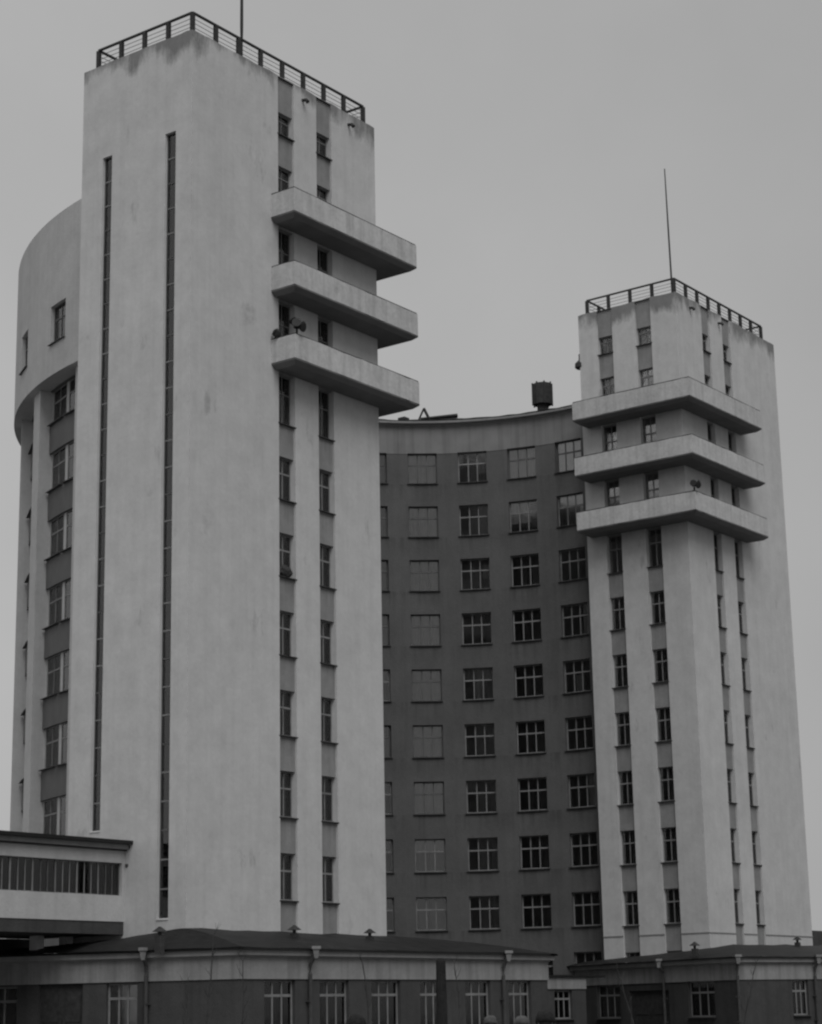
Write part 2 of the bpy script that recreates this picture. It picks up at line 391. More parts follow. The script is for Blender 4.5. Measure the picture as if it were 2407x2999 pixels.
    # balconies wrapping the inner front corner
    for zc in (26.80, 30.06, 33.40):
        z0 = zc + H; z1 = z0 + 1.04; x0, x1 = 5.02, TW + 1.36; y0, y1 = -1.30, 6.42; t = .12; ya = 0
        if mirror: x0 = 5.05
        def sub(pl):
            out = []
            for a, b in zip(pl, pl[1:]):
                k_ = max(1, int(math.hypot(b[0] - a[0], b[1] - a[1]) / .45))
                out += [(a[0] + (b[0] - a[0]) * i / k_, a[1] + (b[1] - a[1]) * i / k_) for i in range(k_)]
            return out + [pl[-1]]
        def jz(p, a): return a * noise.noise(Vector((p[0] * 2.1, p[1] * 2.1, zc * 3)))
        outer = [(x0, -.002), (x0, y0), (x1, y0), (x1, y1), (TW + .002, y1)]
        inner = [(x0 + t, -.002), (x0 + t, y0 + t), (x1 - t, y0 + t), (x1 - t, y1 - t), (TW + .002, y1 - t)]
        b_ = MB()
        so1, si1 = [], []
        for i in range(4):
            k_ = max(1, int(math.hypot(outer[i + 1][0] - outer[i][0], outer[i + 1][1] - outer[i][1]) / .45))
            for q in range(k_):
                lp = lambda A, t: (A[i][0] + (A[i + 1][0] - A[i][0]) * t, A[i][1] + (A[i + 1][1] - A[i][1]) * t)
                so1.append((lp(outer, q / k_), lp(outer, (q + 1) / k_))); si1.append((lp(inner, q / k_), lp(inner, (q + 1) / k_)))
        for (o1, o2), (i1, i2) in zip(so1, si1):
            b_.quad([(X(o1[0]), o1[1], z0 + jz(o1, .05) - .03), (X(o2[0]), o2[1], z0 + jz(o2, .05) - .03), (X(o2[0]), o2[1], z1 + jz(o2, .03)), (X(o1[0]), o1[1], z1 + jz(o1, .03))], 'plaster2')
            b_.quad([(X(i1[0]), i1[1], z0), (X(i2[0]), i2[1], z0), (X(i2[0]), i2[1], z1 + jz(o2, .03)), (X(i1[0]), i1[1], z1 + jz(o1, .03))], 'plaster2')
            b_.quad([(X(o1[0]), o1[1], z1 + jz(o1, .03)), (X(o2[0]), o2[1], z1 + jz(o2, .03)), (X(i2[0]), i2[1], z1 + jz(o2, .03)), (X(i1[0]), i1[1], z1 + jz(o1, .03))], 'plaster2')
        for i in range(0):
            o1, o2, i1, i2 = outer[i], outer[i + 1], inner[i], inner[i + 1]
            b_.quad([(X(o1[0]), o1[1], z0), (X(o2[0]), o2[1], z0), (X(o2[0]), o2[1], z1), (X(o1[0]), o1[1], z1)], 'plaster2')
            b_.quad([(X(i1[0]), i1[1], z0), (X(i2[0]), i2[1], z0), (X(i2[0]), i2[1], z1), (X(i1[0]), i1[1], z1)], 'plaster2')
            b_.quad([(X(o1[0]), o1[1], z1), (X(o2[0]), o2[1], z1), (X(i2[0]), i2[1], z1), (X(i1[0]), i1[1], z1)], 'plaster2')
        bo = link('balcony', b_.mesh('balcony', False), root)
        # slab: flat floor, bevelled dark edge below
        s_ = MB(); zb_ = z0 - .24; ins = .22
        top = outer; bot = [(x0 + ins, -.002), (x0 + ins, y0 + ins), (x1 - ins, y0 + ins), (x1 - ins, y1 - ins), (TW + .002, y1 - ins)]
        for i in range(4):
            a, b, c, d = top[i], top[i + 1], bot[i + 1], bot[i]
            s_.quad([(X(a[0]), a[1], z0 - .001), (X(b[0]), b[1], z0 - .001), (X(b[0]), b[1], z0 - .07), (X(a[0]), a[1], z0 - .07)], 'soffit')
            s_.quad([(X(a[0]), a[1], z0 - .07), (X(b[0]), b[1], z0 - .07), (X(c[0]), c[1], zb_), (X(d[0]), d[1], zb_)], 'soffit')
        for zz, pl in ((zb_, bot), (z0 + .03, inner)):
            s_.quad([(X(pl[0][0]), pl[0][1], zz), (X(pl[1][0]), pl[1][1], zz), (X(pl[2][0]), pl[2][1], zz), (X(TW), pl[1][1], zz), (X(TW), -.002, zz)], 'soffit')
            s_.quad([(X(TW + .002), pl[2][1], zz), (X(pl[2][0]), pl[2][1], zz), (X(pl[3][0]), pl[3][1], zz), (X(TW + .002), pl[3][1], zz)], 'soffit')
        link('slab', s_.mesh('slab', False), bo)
        c_ = MB(); zz = z1 + .03
        pts = [(x0 + .04, 0.0), (x0 + .04, y0 + .04), (x1 - .04, y0 + .04), (x1 - .04, y1 - .04), (TW, y1 - .04)]
        for a, b in zip(pts, pts[1:]): c_.tube([(X(a[0]), a[1], zz), (X(b[0]), b[1], zz)], .028, 'iron', 6)
        link('handrail', c_.mesh('handrail'), bo)
    # drain spouts under the parapet
    for x in ((7.19, 10.47) if not mirror else (53.28 - 42.48, 53.28 - 45.97)):
        d_ = MB(); d_.tube([(X(x), .05, 39.68 + H), (X(x), -.22, 39.62 + H), (X(x), -.30, 39.50 + H)], [.07, .08, .09], 'iron', 8)
        link('drain_spout', d_.mesh('drain_spout'), root)
    # roof railing
    rx0, rx1, ry0, ry1 = .15, 11.78 if not mirror else 12.25, .15, 5.68
    zr = zt + 0.0; top_ = zr + .90
    rails = MB(); posts = []
    cs = [(rx0, ry0), (rx1, ry0), (rx1, ry1), (rx0, ry1), (rx0, ry0)]
    if mirror: rx0, rx1, ry1 = 1.36, 12.25, 6.05; cs = [(rx0, ry0), (rx1, ry0), (rx1, ry1), (rx0, ry1), (rx0, ry0)]
    for (a, b), nn in zip(zip(cs, cs[1:]), (8, 4, 8, 4)):
        for i in range(nn): posts.append((a[0] + (b[0] - a[0]) * i / nn, a[1] + (b[1] - a[1]) * i / nn))
        pa = [(X(a[0]), a[1]), (X(b[0]), b[1])]
        d = (Vector(pa[1]) - Vector(pa[0])).normalized() * .05
        rails.hexa([(pa[0][0] - abs(d.y), pa[0][1] - abs(d.x), top_ - .035), (pa[1][0] - abs(d.y), pa[1][1] - abs(d.x), top_ - .035), (pa[1][0] + abs(d.y), pa[1][1] + abs(d.x), top_ - .035), (pa[0][0] + abs(d.y), pa[0][1] + abs(d.x), top_ - .035),
                    (pa[0][0] - abs(d.y), pa[0][1] - abs(d.x), top_ + .045), (pa[1][0] - abs(d.y), pa[1][1] - abs(d.x), top_ + .045), (pa[1][0] + abs(d.y), pa[1][1] + abs(d.x), top_ + .045), (pa[0][0] + abs(d.y), pa[0][1] + abs(d.x), top_ + .045)], 'iron')
        for q in (.25, .45, .65):
            sag = .012
            P0 = Vector((pa[0][0], pa[0][1], zr + q)); P1 = Vector((pa[1][0], pa[1][1], zr + q))
            rails.tube([P0.lerp(P1, t) + Vector((0, 0, random.uniform(-sag, sag))) for t in [i / nn for i in range(nn + 1)]], .013, 'iron', 5)
    ra = link('railing', rails.mesh('railing'), root)
    pm = MB(); pm.box(-.08, .08, -.08, .08, -.02, .865, 'iron'); pme = pm.mesh('post')
    for p in posts: link('post', pme, ra, (X(p[0]) , p[1], zr))
    for o in ra.children: o.location = Vector(o.location) - origin_of(ra)
    # drip moulding near the foot
    if mirror:
        d_ = MB(); z = 3.95 + H
        segs = [(0, istr[0][0]), (istr[0][1], istr[1][0]), (istr[1][1], TD)]
        for a, b in segs: d_.box(X(TW) - .03, X(TW) , a, b, z, z + .06, 'cornice')
        segs = [(0, strips[0][0]), (strips[0][1], strips[1][0]), (strips[1][1], TW)]
        for a, b in segs: d_.box(min(X(a), X(b)), max(X(a), X(b)), -.03, 0, z, z + .06, 'cornice')
        link('drip_moulding', d_.mesh('drip_moulding'), root)
    return root, X
towerL, XL = make_tower(False, 'stair_tower', 'large white plastered tower on the left with two tall narrow stair slits')
towerR, XR = make_tower(True, 'stair_tower', 'smaller-looking white tower on the right with windows on both visible faces')
mb = MB(); mb.tube([(6.5, 3.0, 41.2 + H - 1.0), (6.5, 3.0, 44 + H), (6.52, 3.0, 50 + H)], [.085, .075, .05], 'iron', 8); mb.tube([(6.5, 3, 40.2 + H), (6.5, 3, 40.4 + H)], .18, 'iron', 10)
link('mast', mb.mesh('mast'), towerL)
mb = MB(); mb.tube([(41.05, .3, 40.2 + H), (40.98, .3, 44 + H), (40.82, .25, 47.9 + H)], [.06, .05, .03], 'iron', 8)
link('mast', mb.mesh('mast'), towerR)
mb = MB(); mb.tube([(41.1, 6.38, 37.9 + H), (41.1, 6.62, 38.0 + H), (41.0, 6.72, 37.85 + H), (41.0, 6.72, 37.45 + H)], .045, 'iron', 6)
mb.tube([(41.0, 6.72, 37.5 + H), (41.0, 6.72, 37.3 + H), (41.0, 6.72, 37.05 + H), (41, 6.72, 36.95 + H)], [.08, .27, .28, .16], 'iron', 12)
link('lamp', mb.mesh('lamp'), towerR)

# ------------------------------------------------------------------ curved block between the towers
CX, CY, RI, RO = 26.6, 7.02, 14.91, 21.9
blk = thing('curved_block', 'dark walled concave apartment block curving between the two white towers', 'building', (CX, CY + RI + 3, 0))
def cyl(R, a, z): return (CX + R * math.sin(a), CY + R * math.cos(a), z)
ZI = 6.54 + H; IWH = 1.88
cols_i = [0.892 + 0.203 * j for j in range(-6, 4)]
hw = .878 / RI
ss = [-1.57 + 3.19 * i / 70 for i in range(71)]
ss = [s for s in ss if all(abs(s - (c + e)) > .012 for c in cols_i for e in (-hw, hw))] + [c + e for c in cols_i for e in (-hw, hw)]
EZ = 34.80 + H; BZ = 32.90 + H
mbw = MB()
def celli(s, z):
    for c in cols_i:
        if abs(s - c) < hw:
            for k in range(-1, 9):
                lz = min(ZI + S * k, BZ + .06)
                if lz - IWH < z < lz: return (.30, 'court', 'win')
    return (0, 'cream') if z > BZ else (.02, 'court')
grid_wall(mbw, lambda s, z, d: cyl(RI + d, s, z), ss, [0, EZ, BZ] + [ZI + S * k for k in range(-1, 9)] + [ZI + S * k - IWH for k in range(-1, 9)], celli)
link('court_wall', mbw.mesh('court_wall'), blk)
# windows of the court wall
full = (0, 1, 0, 1)
CURT = {}
for k in (2, 3, 4, 5, 6, 7, 8): CURT[(0, k)] = [full]
CURT[(0, 1)] = [(0, 1, .62, 1)]; CURT[(2, 8)] = [full]; CURT[(3, 8)] = [full]
CURT[(1, 8)] = [(.66, 1, .3, 1), (.0, .2, .5, 1)]; CURT[(2, 7)] = [(0, .72, .3, 1)]; CURT[(3, 7)] = [(0, 1, .62, 1), (.8, 1, 0, .6)]
CURT[(1, 7)] = [(.7, 1, 0, 1)]; CURT[(1, 6)] = [(.72, 1, .35, .8)]; CURT[(1, 4)] = [(0, 1, .66, 1), (.38, .6, 0, .6)]; CURT[(1, 2)] = [(0, .35, .64, 1)]
CURT[(3, 5)] = [(.75, 1, 0, 1)]; CURT[(3, 4)] = [(.4, .7, 0, .55)]; CURT[(3, 2)] = [(.7, 1, 0, 1)]
for k in range(-1, 9): CURT[(-1, k)] = [full] if k in (3, 5, 6, 7, 8) else [(0, 1, .62, 1)]
for j, c in zip(range(-6, 4), cols_i):
    for k in range(-1, 9):
        lz = ZI + S * k
        if j < -1 and k < 0: continue
        cu = CURT.get((j, k)); sd = j * 7 + k
        if j < -1 and sd % 2: cu = [full]
        isfull = cu == [full]
        pos = cyl(RI + .24, c, lz - IWH)
        put_window(blk, pos, -c , 2 * (RI + .24) * math.sin(hw) - .004, IWH, 3, .38, fk='framedark' if isfull else 'frame', fw=.07, tk=.06,
                   panes=(j >= -1 and k >= 0), curtain=cu, ck='curtain' if j in (0, 2, 3) else 'curtaindull', seed=sd)
# eave of the court side
ev = MB(); n = 80; prof = [(RI + .02, EZ - .22), (RI - .12, EZ - .10), (RI - .34, EZ - .05), (RI - .36, EZ + .08), (RI - .12, EZ + .14), (RI + .3, EZ + .15)]
for i in range(n):
    a, b = -1.57 + 3.19 * i / n, -1.57 + 3.19 * (i + 1) / n
    for (r0, z0), (r1, z1) in zip(prof, prof[1:]): ev.quad([cyl(r0, a, z0), cyl(r0, b, z0), cyl(r1, b, z1), cyl(r1, a, z1)], 'cornice')
link('eave', ev.mesh('eave', False), blk)
rf = MB(); rr = [RI - .30, RI + .5, RI + 2.2, RI + 4.2, RO - .3]; rz_ = [EZ + .15, EZ + .42, EZ + .62, EZ + .55, EZ + .3]
for i in range(150):
    a, b = -1.57 + 3.19 * i / 150, -1.57 + 3.19 * (i + 1) / 150
    def wz(j, t): return rz_[j] + (.09 * noise.noise(Vector((t * 17, j * 1.7, 0))) if j else .03 * noise.noise(Vector((t * 60, 0, 5))))
    for j in range(4): rf.quad([cyl(rr[j], a, wz(j, a)), cyl(rr[j], b, wz(j, b)), cyl(rr[j + 1], b, wz(j + 1, b)), cyl(rr[j + 1], a, wz(j + 1, a))], 'roof')
for i in range(40):
    pass
rfo = link('roof', rf.mesh('roof', False), blk)
# roof vent with a cowl
vx, vy = 41.88, 9.96; vt = MB()
vt.tube([(vx, vy, 35.2 + H), (vx, vy, 35.62 + H)], .34, 'wood', 8); vt.tube([(vx, vy, 35.60 + H), (vx, vy, 36.88 + H)], [.60, .62], 'wood', 8)
for i in range(8):
    a = math.pi / 4 * i; vt.tube([(vx + .6 * math.cos(a), vy + .6 * math.sin(a), 35.55 + H), (vx + .6 * math.cos(a), vy + .6 * math.sin(a), 36.95 + H)], .05, 'wood', 5)
link('roof_vent', vt.mesh('roof_vent'), rfo)
# outer side: white top band, recessed bays with piers
ZT = 37.5 + H; ZBB = 29.5 + H; ang0, ang1 = R_(-92), R_(-18)
mo = MB()
bw_ = [(R_(-71.8), R_(2.1)), (R_(-58.9), R_(1.9))]
so_ = [ang0 + (ang1 - ang0) * i / 48 for i in range(49)]
def near(s, L, e=.008): return all(abs(s - x) > e for x in L)
edges = [c + e for c, h_ in bw_ for e in (-h_, h_)]
s1 = [s for s in so_ if near(s, edges)] + edges
def cellb(s, z):
    for c, h_ in bw_:
        if abs(s - c) < h_ and 31.05 + H < z < 32.95 + H: return (.30, 'outer', 'win')
    return (0, 'outer')
grid_wall(mo, lambda s, z, d: cyl(RO - d, s, z), s1, [ZBB, ZT, 31.05 + H, 32.95 + H], cellb)
piers = [R_(-62.45 + 14 * i) for i in range(-1, 3)]; ph = R_(1.45)
bays = [(piers[i] + ph, piers[i + 1] - ph) for i in range(-0, 3)]
wins_o = []
for a, b in bays:
    w_ = (b - a)
    for f0, f1 in ((.03, .47), (.53, .97)): wins_o.append((a + w_ * f0, a + w_ * f1))
edges = [v for w2 in wins_o for v in w2] + [p + e for p in piers for e in (-ph, ph)]
s2 = [s for s in so_ if near(s, edges)] + edges
def cello2(s, z):
    for p in piers:
        if abs(s - p) < ph: return (.38, 'outer')
    for a, b in wins_o:
        if a < s < b:
            for k in range(-1, 8):
                lz = min(ZI + S * k, ZBB - .05)
                if lz - 1.9 < z < lz: return (1.10, 'outer', 'win')
    # between windows of a bay: the light post; elsewhere grey spandrel
    for k in range(-1, 8):
        lz = ZI + S * k
        if lz - 1.9 < z < min(lz, ZBB - .05): return (1.02, 'outer')
    return (.88, 'spandrel')
grid_wall(mo, lambda s, z, d: cyl(RO - d, s, z), s2, [0, ZBB] + [min(ZI + S * k, ZBB - .05) for k in range(-1, 8)] + [ZI + S * k - 1.9 for k in range(-1, 8)], cello2)
for a, b in zip(sorted(so_), sorted(so_)[1:]):
    mo.quad([cyl(RO, a, ZBB), cyl(RO, b, ZBB), cyl(RO - 1.3, b, ZBB), cyl(RO - 1.3, a, ZBB)], 'outer')
    mo.quad([cyl(RO, a, ZT), cyl(RO, b, ZT), cyl(RO - .35, b, ZT), cyl(RO - .35, a, ZT)], 'outer')
    mo.quad([cyl(RO - .35, a, ZT), cyl(RO - .35, b, ZT), cyl(RO - .35, b, EZ), cyl(RO - .35, a, EZ)], 'outer')
link('outer_wall', mo.mesh('outer_wall'), blk)
for c, h_ in bw_[:3]:
    put_window(blk, cyl(RO - .24, c, 31.05 + H), -c + math.pi, 2 * RO * math.sin(h_) * .985, 1.9, 2, .37, panes=False, curtain=[(.2, 1, 0, 1)], ck='curtaindull', fk='framedark')
for i, (a, b) in enumerate(wins_o):
    for k in range(-1, 8):
        c = (a + b) / 2; R2 = RO - 1.07; lz = min(ZI + S * k, ZBB - .05)
        put_window(blk, cyl(R2, c, ZI + S * k - 1.9), -c + math.pi, 2 * R2 * math.sin((b - a) / 2) * .985, lz - (ZI + S * k - 1.9), 2, .37, panes=False,
                   curtain=([full] if (i * 5 + k * 3) % 3 else [(0, .4, 0, 1)]), ck='curtain' if (i + k) % 3 == 0 else 'curtaindull', seed=i + k)
# the rest of the outer shell and plain closing walls, seen only from aside
sh = MB()
for i in range(40):
    a, b = R_(-18) + R_(110) * i / 40, R_(-18) + R_(110) * (i + 1) / 40
    sh.quad([cyl(RO - .6, a, 0), cyl(RO - .6, b, 0), cyl(RO - .6, b, EZ + .3), cyl(RO - .6, a, EZ + .3)], 'outer')
link('rear_wall', sh.mesh('rear_wall'), blk)

# ------------------------------------------------------------------ low annexes
def annex_wall(parent, A, B, openings, ztop, zband, inward, corn=True, mwall='annex', t=.35, window=True, dark=None):
    """A->B wall in plan; openings: (s0, s1, z0, z1, kind); inward: +1 if building lies left of A->B"""
    A = Vector(A); B = Vector(B); L = (B - A).length; d = (B - A) / L; nrm = Vector((-d.y, d.x)) * inward
    f = lambda s, z, q: (A.x + d.x * s + nrm.x * q, A.y + d.y * s + nrm.y * q, z)
    g = MB()
    def cell(s, z):
        for o_ in openings:
            if o_[0] < s < o_[1] and o_[2] < z < o_[3]: return (.24, mwall, 'win')
        return (-.05, 'band') if z > zband else (0, mwall)
    grid_wall(g, f, [0, L] + [v for o_ in openings for v in o_[:2]], [0, zband, ztop] + [v for o_ in openings for v in o_[2:4]], cell)
    link('wall', g.mesh('wall'), parent)
    if corn:
        c = MB(); pr = [(-.05, ztop), (-.10, ztop + .002), (-.10, ztop + .05), (-.24, ztop + .07), (-.26, ztop + .26), (-.02, ztop + .26)]
        for (q0, z0), (q1, z1) in zip(pr, pr[1:]):
            e0, e1 = (lambda q: (-q if q < 0 else 0)), 0
            c.quad([f(q0 * 1.0 * (1), z0, q0), f(L - q0, z0, q0), f(L - q1, z1, q1), f(q1, z1, q1)], 'cornice')
        for s_ in (0, L):
            sg = -1 if s_ == 0 else 1
            c.quad([f(s_ + sg * abs(q), z, q) for q, z in pr], 'cornice')
        link('cornice', c.mesh('cornice'), parent)
        e = MB(); zz = ztop + .262; o_ = -.36
        e.hexa([f(o_, zz, o_), f(L - o_, zz, o_), f(L - o_, zz, .2), f(o_, zz, .2), f(o_, zz + .07, o_), f(L - o_, zz + .07, o_), f(L - o_, zz + .07, .2), f(o_, zz + .07, .2)], 'roof')
        link('gutter', e.mesh('gutter'), parent)
    ang = math.atan2(d.y, d.x) + (0 if inward > 0 else math.pi)
    for o_ in openings:
        if o_[4] == 'door':
            dm = MB(); wd = o_[1] - o_[0]; hh = o_[3] - o_[2]
            dm.box(-wd / 2, wd / 2, -.02, .02, 0, hh, 'wood')
            for x in (-wd / 4, wd / 4):
                for z0, z1 in ((.25, hh * .45), (hh * .52, hh - .3)): dm.box(x - wd * .17, x + wd * .17, -.045, -.021, z0, z1, 'wood')
            p = f((o_[0] + o_[1]) / 2, o_[2], .16); do = link('door', dm.mesh('door'), parent, Vector(p) - origin_of(parent), ang)
            hm = MB(); hm.tube([(.05, -.1, hh * .45), (.05, -.1, hh * .45 + .3)], .02, 'horn', 6); link('handle', hm.mesh('handle'), do, (0, 0, 0))
        else:
            cu = o_[5] if len(o_) > 5 else None
            put_window(parent, f((o_[0] + o_[1]) / 2, o_[2], .18), ang, o_[1] - o_[0], o_[3] - o_[2], 3, o_[6] if len(o_) > 6 else .27, curtain=cu, ck='curtaindull', seed=int(o_[0] * 3), fw=.08, tk=.07)
    return f
def downpipe(parent, x, y, dx, dy, ztop):
    p = MB(); p.tube([(x + dx * .12, y + dy * .12, .1), (x + dx * .12, y + dy * .12, ztop - .9), (x + dx * .12, y + dy * .12, ztop - .55), (x + dx * .38, y + dy * .38, ztop - .15), (x + dx * .38, y + dy * .38, ztop)], .075, 'pipe', 8)
    po = link('downpipe', p.mesh('downpipe'), parent)
    h = MB(); cx_, cy_ = x + dx * .40, y + dy * .40
    h.tube([(cx_, cy_, ztop - .32), (cx_, cy_, ztop - .02), (cx_, cy_, ztop + .02), (cx_, cy_, ztop + .13)], [.10, .17, .24, .24], 'hopper', 4)
    link('hopper_head', h.mesh('hopper_head'), po)
    for z in (1.0, 2.2):
        b = MB(); b.box(x - .11 + dx * .07, x + .11 + dx * .07, y - .11 + dy * .07, y + .11 + dy * .07, z, z + .05, 'pipe'); link('bracket', b.mesh('bracket'), po)
ZB0 = 1.39 + H; ZC0 = 2.17 + H
axl = thing('annex', 'low annex with white band and dark roof at the foot of the left tower', 'building', (8, -1, 0))
A1, B1 = Vector((-.25, -2.9)), Vector((20.3, -2.9))
def W4(a, b, c=None): return (a + .25, b + .25, .85, 1.36 + H, 'win', c, .26)
annex_wall(axl, A1, B1, [W4(1.14, 2.91, [(0, .3, 0, 1)]), W4(4.36, 6.15), W4(7.58, 9.46, [(.3, .7, 0, .9)]), W4(10.79, 12.49, [(.6, 1, 0, 1)]), W4(13.98, 15.83, [(0, .8, .3, 1)]), W4(17.2, 18.95, [(0, .5, 0, 1)])], ZC0, ZB0, 1)
C1 = A1 + (Vector((-2.75, 6.3)) - A1).normalized() * 15
annex_wall(axl, C1, A1, [(15 - 5.49, 15 - 4.19, .85, 1.36 + H, 'win', [(0, .3, 0, 1)], .26), (15 - 8.4, 15 - 6.5, .15, 1.36 + H, 'door'), (15 - 11.2, 15 - 9.34, .85, 1.34 + H, 'win', None, .26)], ZC0, ZB0, 1)
annex_wall(axl, B1, (20.3, 5.2), [], ZC0, ZB0, 1)
for nm_, cx_, cy_, pr_ in (('quoin', A1.x, A1.y, axl), ('quoin', 20.3, -2.9, axl)):
    qb = MB(); qb.box(cx_ - .046, cx_ + .046, cy_ - .046, cy_ + .046, ZB0 + .002, ZC0 - .002, 'band'); link(nm_, qb.mesh(nm_), pr_)
downpipe(axl, 3.6, -2.95, 0, -1, ZC0 + .3); downpipe(axl, 16.6, -2.95, 0, -1, ZC0 + .3)
dd = (C1 - A1).normalized(); nn_ = Vector((-dd.y, dd.x)); pp = A1 + dd * 3.73; downpipe(axl, pp.x + nn_.x * .05, pp.y + nn_.y * .05, nn_.x, nn_.y, ZC0 + .3)
def roof_strips(parent, eave, ridge, nseg=10):
    """eave & ridge polylines of equal length; sheet seams as raised ribs, edge slightly uneven"""
    r = MB()
    for i in range(len(eave) - 1):
        for s in range(nseg):
            for q in range(4):
                P = []
                for (ds, dq) in ((0, 0), (1, 0), (1, 1), (0, 1)):
                    t = (s + ds) / nseg; e = Vector(eave[i]).lerp(Vector(eave[i + 1]), t); g = Vector(ridge[i]).lerp(Vector(ridge[i + 1]), t)
                    u = (q + dq) / 4; p = e.lerp(g, u); p.z += .10 * math.sin(math.pi * u) + .035 * noise.noise(p * .9)
                    if u == 1: p.z += .07 * noise.noise(p * .6)
                    P.append(p)
                r.quad(P, 'roof')
    ro = link('roof', r.mesh('roof', False), parent)
    return ro
ze = ZC0 + .34
D1 = A1 + (C1 - A1)
eM = A1 + (C1 - A1) * .55
eL = [(20.65, 5.2, ze), (20.65, -3.25, ze), (-.55, -3.25, ze), (eM.x - .45, eM.y - .1, ze), (D1.x - .35, D1.y - .1, ze)]
rL = [(12.5, 5.2, 3.22 + H), (12.6, -.02, 3.22 + H), (-.02, -.04, 3.30 + H), (-1.6, 9.5, 2.75 + H)]
rr_ = [(12.5, 5.2, 3.22 + H), (12.5, -.02, 3.25 + H), (-.02, -.04, 3.31 + H), (-.02, 4.2, 3.0 + H), (-1.4, 11.0, 2.56 + H)]
rfl = roof_strips(axl, eL, rr_, 14)
def vent(parent, x, y, z, s=1.0):
    v = MB(); v.box(x - .15 * s, x + .15 * s, y - .15 * s, y + .15 * s, z - .35, z + .34 * s, 'wood')
    v.tube([(x, y, z + .34 * s), (x, y, z + .52 * s)], .07, 'iron', 6)
    v.hexa([(x - .24 * s, y - .24 * s, z + .50 * s), (x + .24 * s, y - .24 * s, z + .50 * s), (x + .24 * s, y + .24 * s, z + .50 * s), (x - .24 * s, y + .24 * s, z + .50 * s),
            (x - .03, y - .03, z + .72 * s), (x + .03, y - .03, z + .72 * s), (x + .03, y + .03, z + .72 * s), (x - .03, y + .03, z + .72 * s)], 'iron')
    link('roof_vent', v.mesh('roof_vent'), parent)
vent(rfl, 4.55, -1.5, 2.86 + H, .85); vent(rfl, 9.32, -1.5, 2.86 + H, .8); vent(rfl, -1.6, -.2, 2.72 + H, .85)

axr = thing('annex', 'low annex with white band and dark roof at the foot of the right tower', 'building', (42, -3, 0))
A2 = Vector((35, -4.6)); E2 = Vector((41.5, 8.9)); dv = (E2 - A2).normalized(); F2 = A2 + dv * 15.25
L2 = 15.25
def W5(s0, s1, c=None, zb=-.38, zt=1.40): return (L2 - s1, L2 - s0, zb + H, zt + H, 'win', c, .32)
annex_wall(axr, F2, A2, [W5(10.6, 12.9, [(0, .3, 0, 1)]), (L2 - 9.7, L2 - 6.0, .12, 1.02 + H, 'door'), W5(2.0, 4.3, [(.0, .3, .4, 1)])], ZC0, ZB0, 1)
G2 = A2 + (Vector((40.3, -6.1)) - A2).normalized() * 22
annex_wall(axr, A2, G2, [(3.9, 5.1, -.38 + H, 1.38 + H, 'win', [(0, .5, 0, 1)], .32), (8, 9.8, -.38 + H, 1.38 + H, 'win', None, .32)], ZC0, ZB0, 1)
dg = (G2 - A2).normalized(); ng = Vector((dg.y, -dg.x)); pp = A2 + dg * 5.5; downpipe(axr, pp.x + ng.x * .05, pp.y + ng.y * .05, ng.x, ng.y, ZC0 + .3)
nv = Vector((-dv.y, dv.x)); pp = A2 + dv * 6.2; downpipe(axr, pp.x + nv.x * .05, pp.y + nv.y * .05, nv.x, nv.y, ZC0 + .3)
downpipe(axr, A2.x - .15, A2.y - .05, -.6, -.5, ZC0 + .3)
eR = [(F2.x - .3, F2.y + .2, ze), (A2.x - .45, A2.y - .25, ze), (G2.x, G2.y - .35, ze)]
rR = [(40.84, 6.6, 2.70 + H), (39.3, -2.2, 3.22 + H), (56, -4.4, 3.36 + H)]
rfr = roof_strips(axr, eR, rR, 14)
r2 = MB(); r2.quad([(40.84, 6.6, 2.68 + H), (39.3, -2.2, 3.20 + H), (40.86, -.02, 3.12 + H), (40.84, .05, 3.05 + H)], 'roof')
r2.quad([(39.3, -2.2, 3.20 + H), (56, -4.4, 3.34 + H), (56, -.05, 3.30 + H), (40.86, -.05, 3.12 + H)], 'roof')
link('roof_deck', r2.mesh('roof_deck', False), rfr)
vent(rfr, 43.7, -3.7, 3.10 + H, .8); vent(rfr, 36.6, -1.4, 2.72 + H, .9)
sb = MB(); sb.box(53.3, 66, 3.2, 9, 0, 4.6 + H, 'annex'); link('side_wing', sb.mesh('side_wing'), axr)
lk_ = thing('court_passage', 'small low passage with pale band between the two annexes at the court entrance', 'building', (33, 6, 0))
g = MB(); zl1, zl0 = 1.75 + H, 1.16 + H
annex_wall(lk_, (20.32, 5.0), (36.2, 5.0), [(33.15 - 20.32, 34.85 - 20.32, -.35 + H, 1.1 + H, 'win', None, .3)], zl1, zl0, 1, corn=False)
lr = MB(); lr.box(20.32, 38, 4.85, 8.5, zl1, zl1 + .12, 'roof'); link('roof', lr.mesh('roof'), lk_)

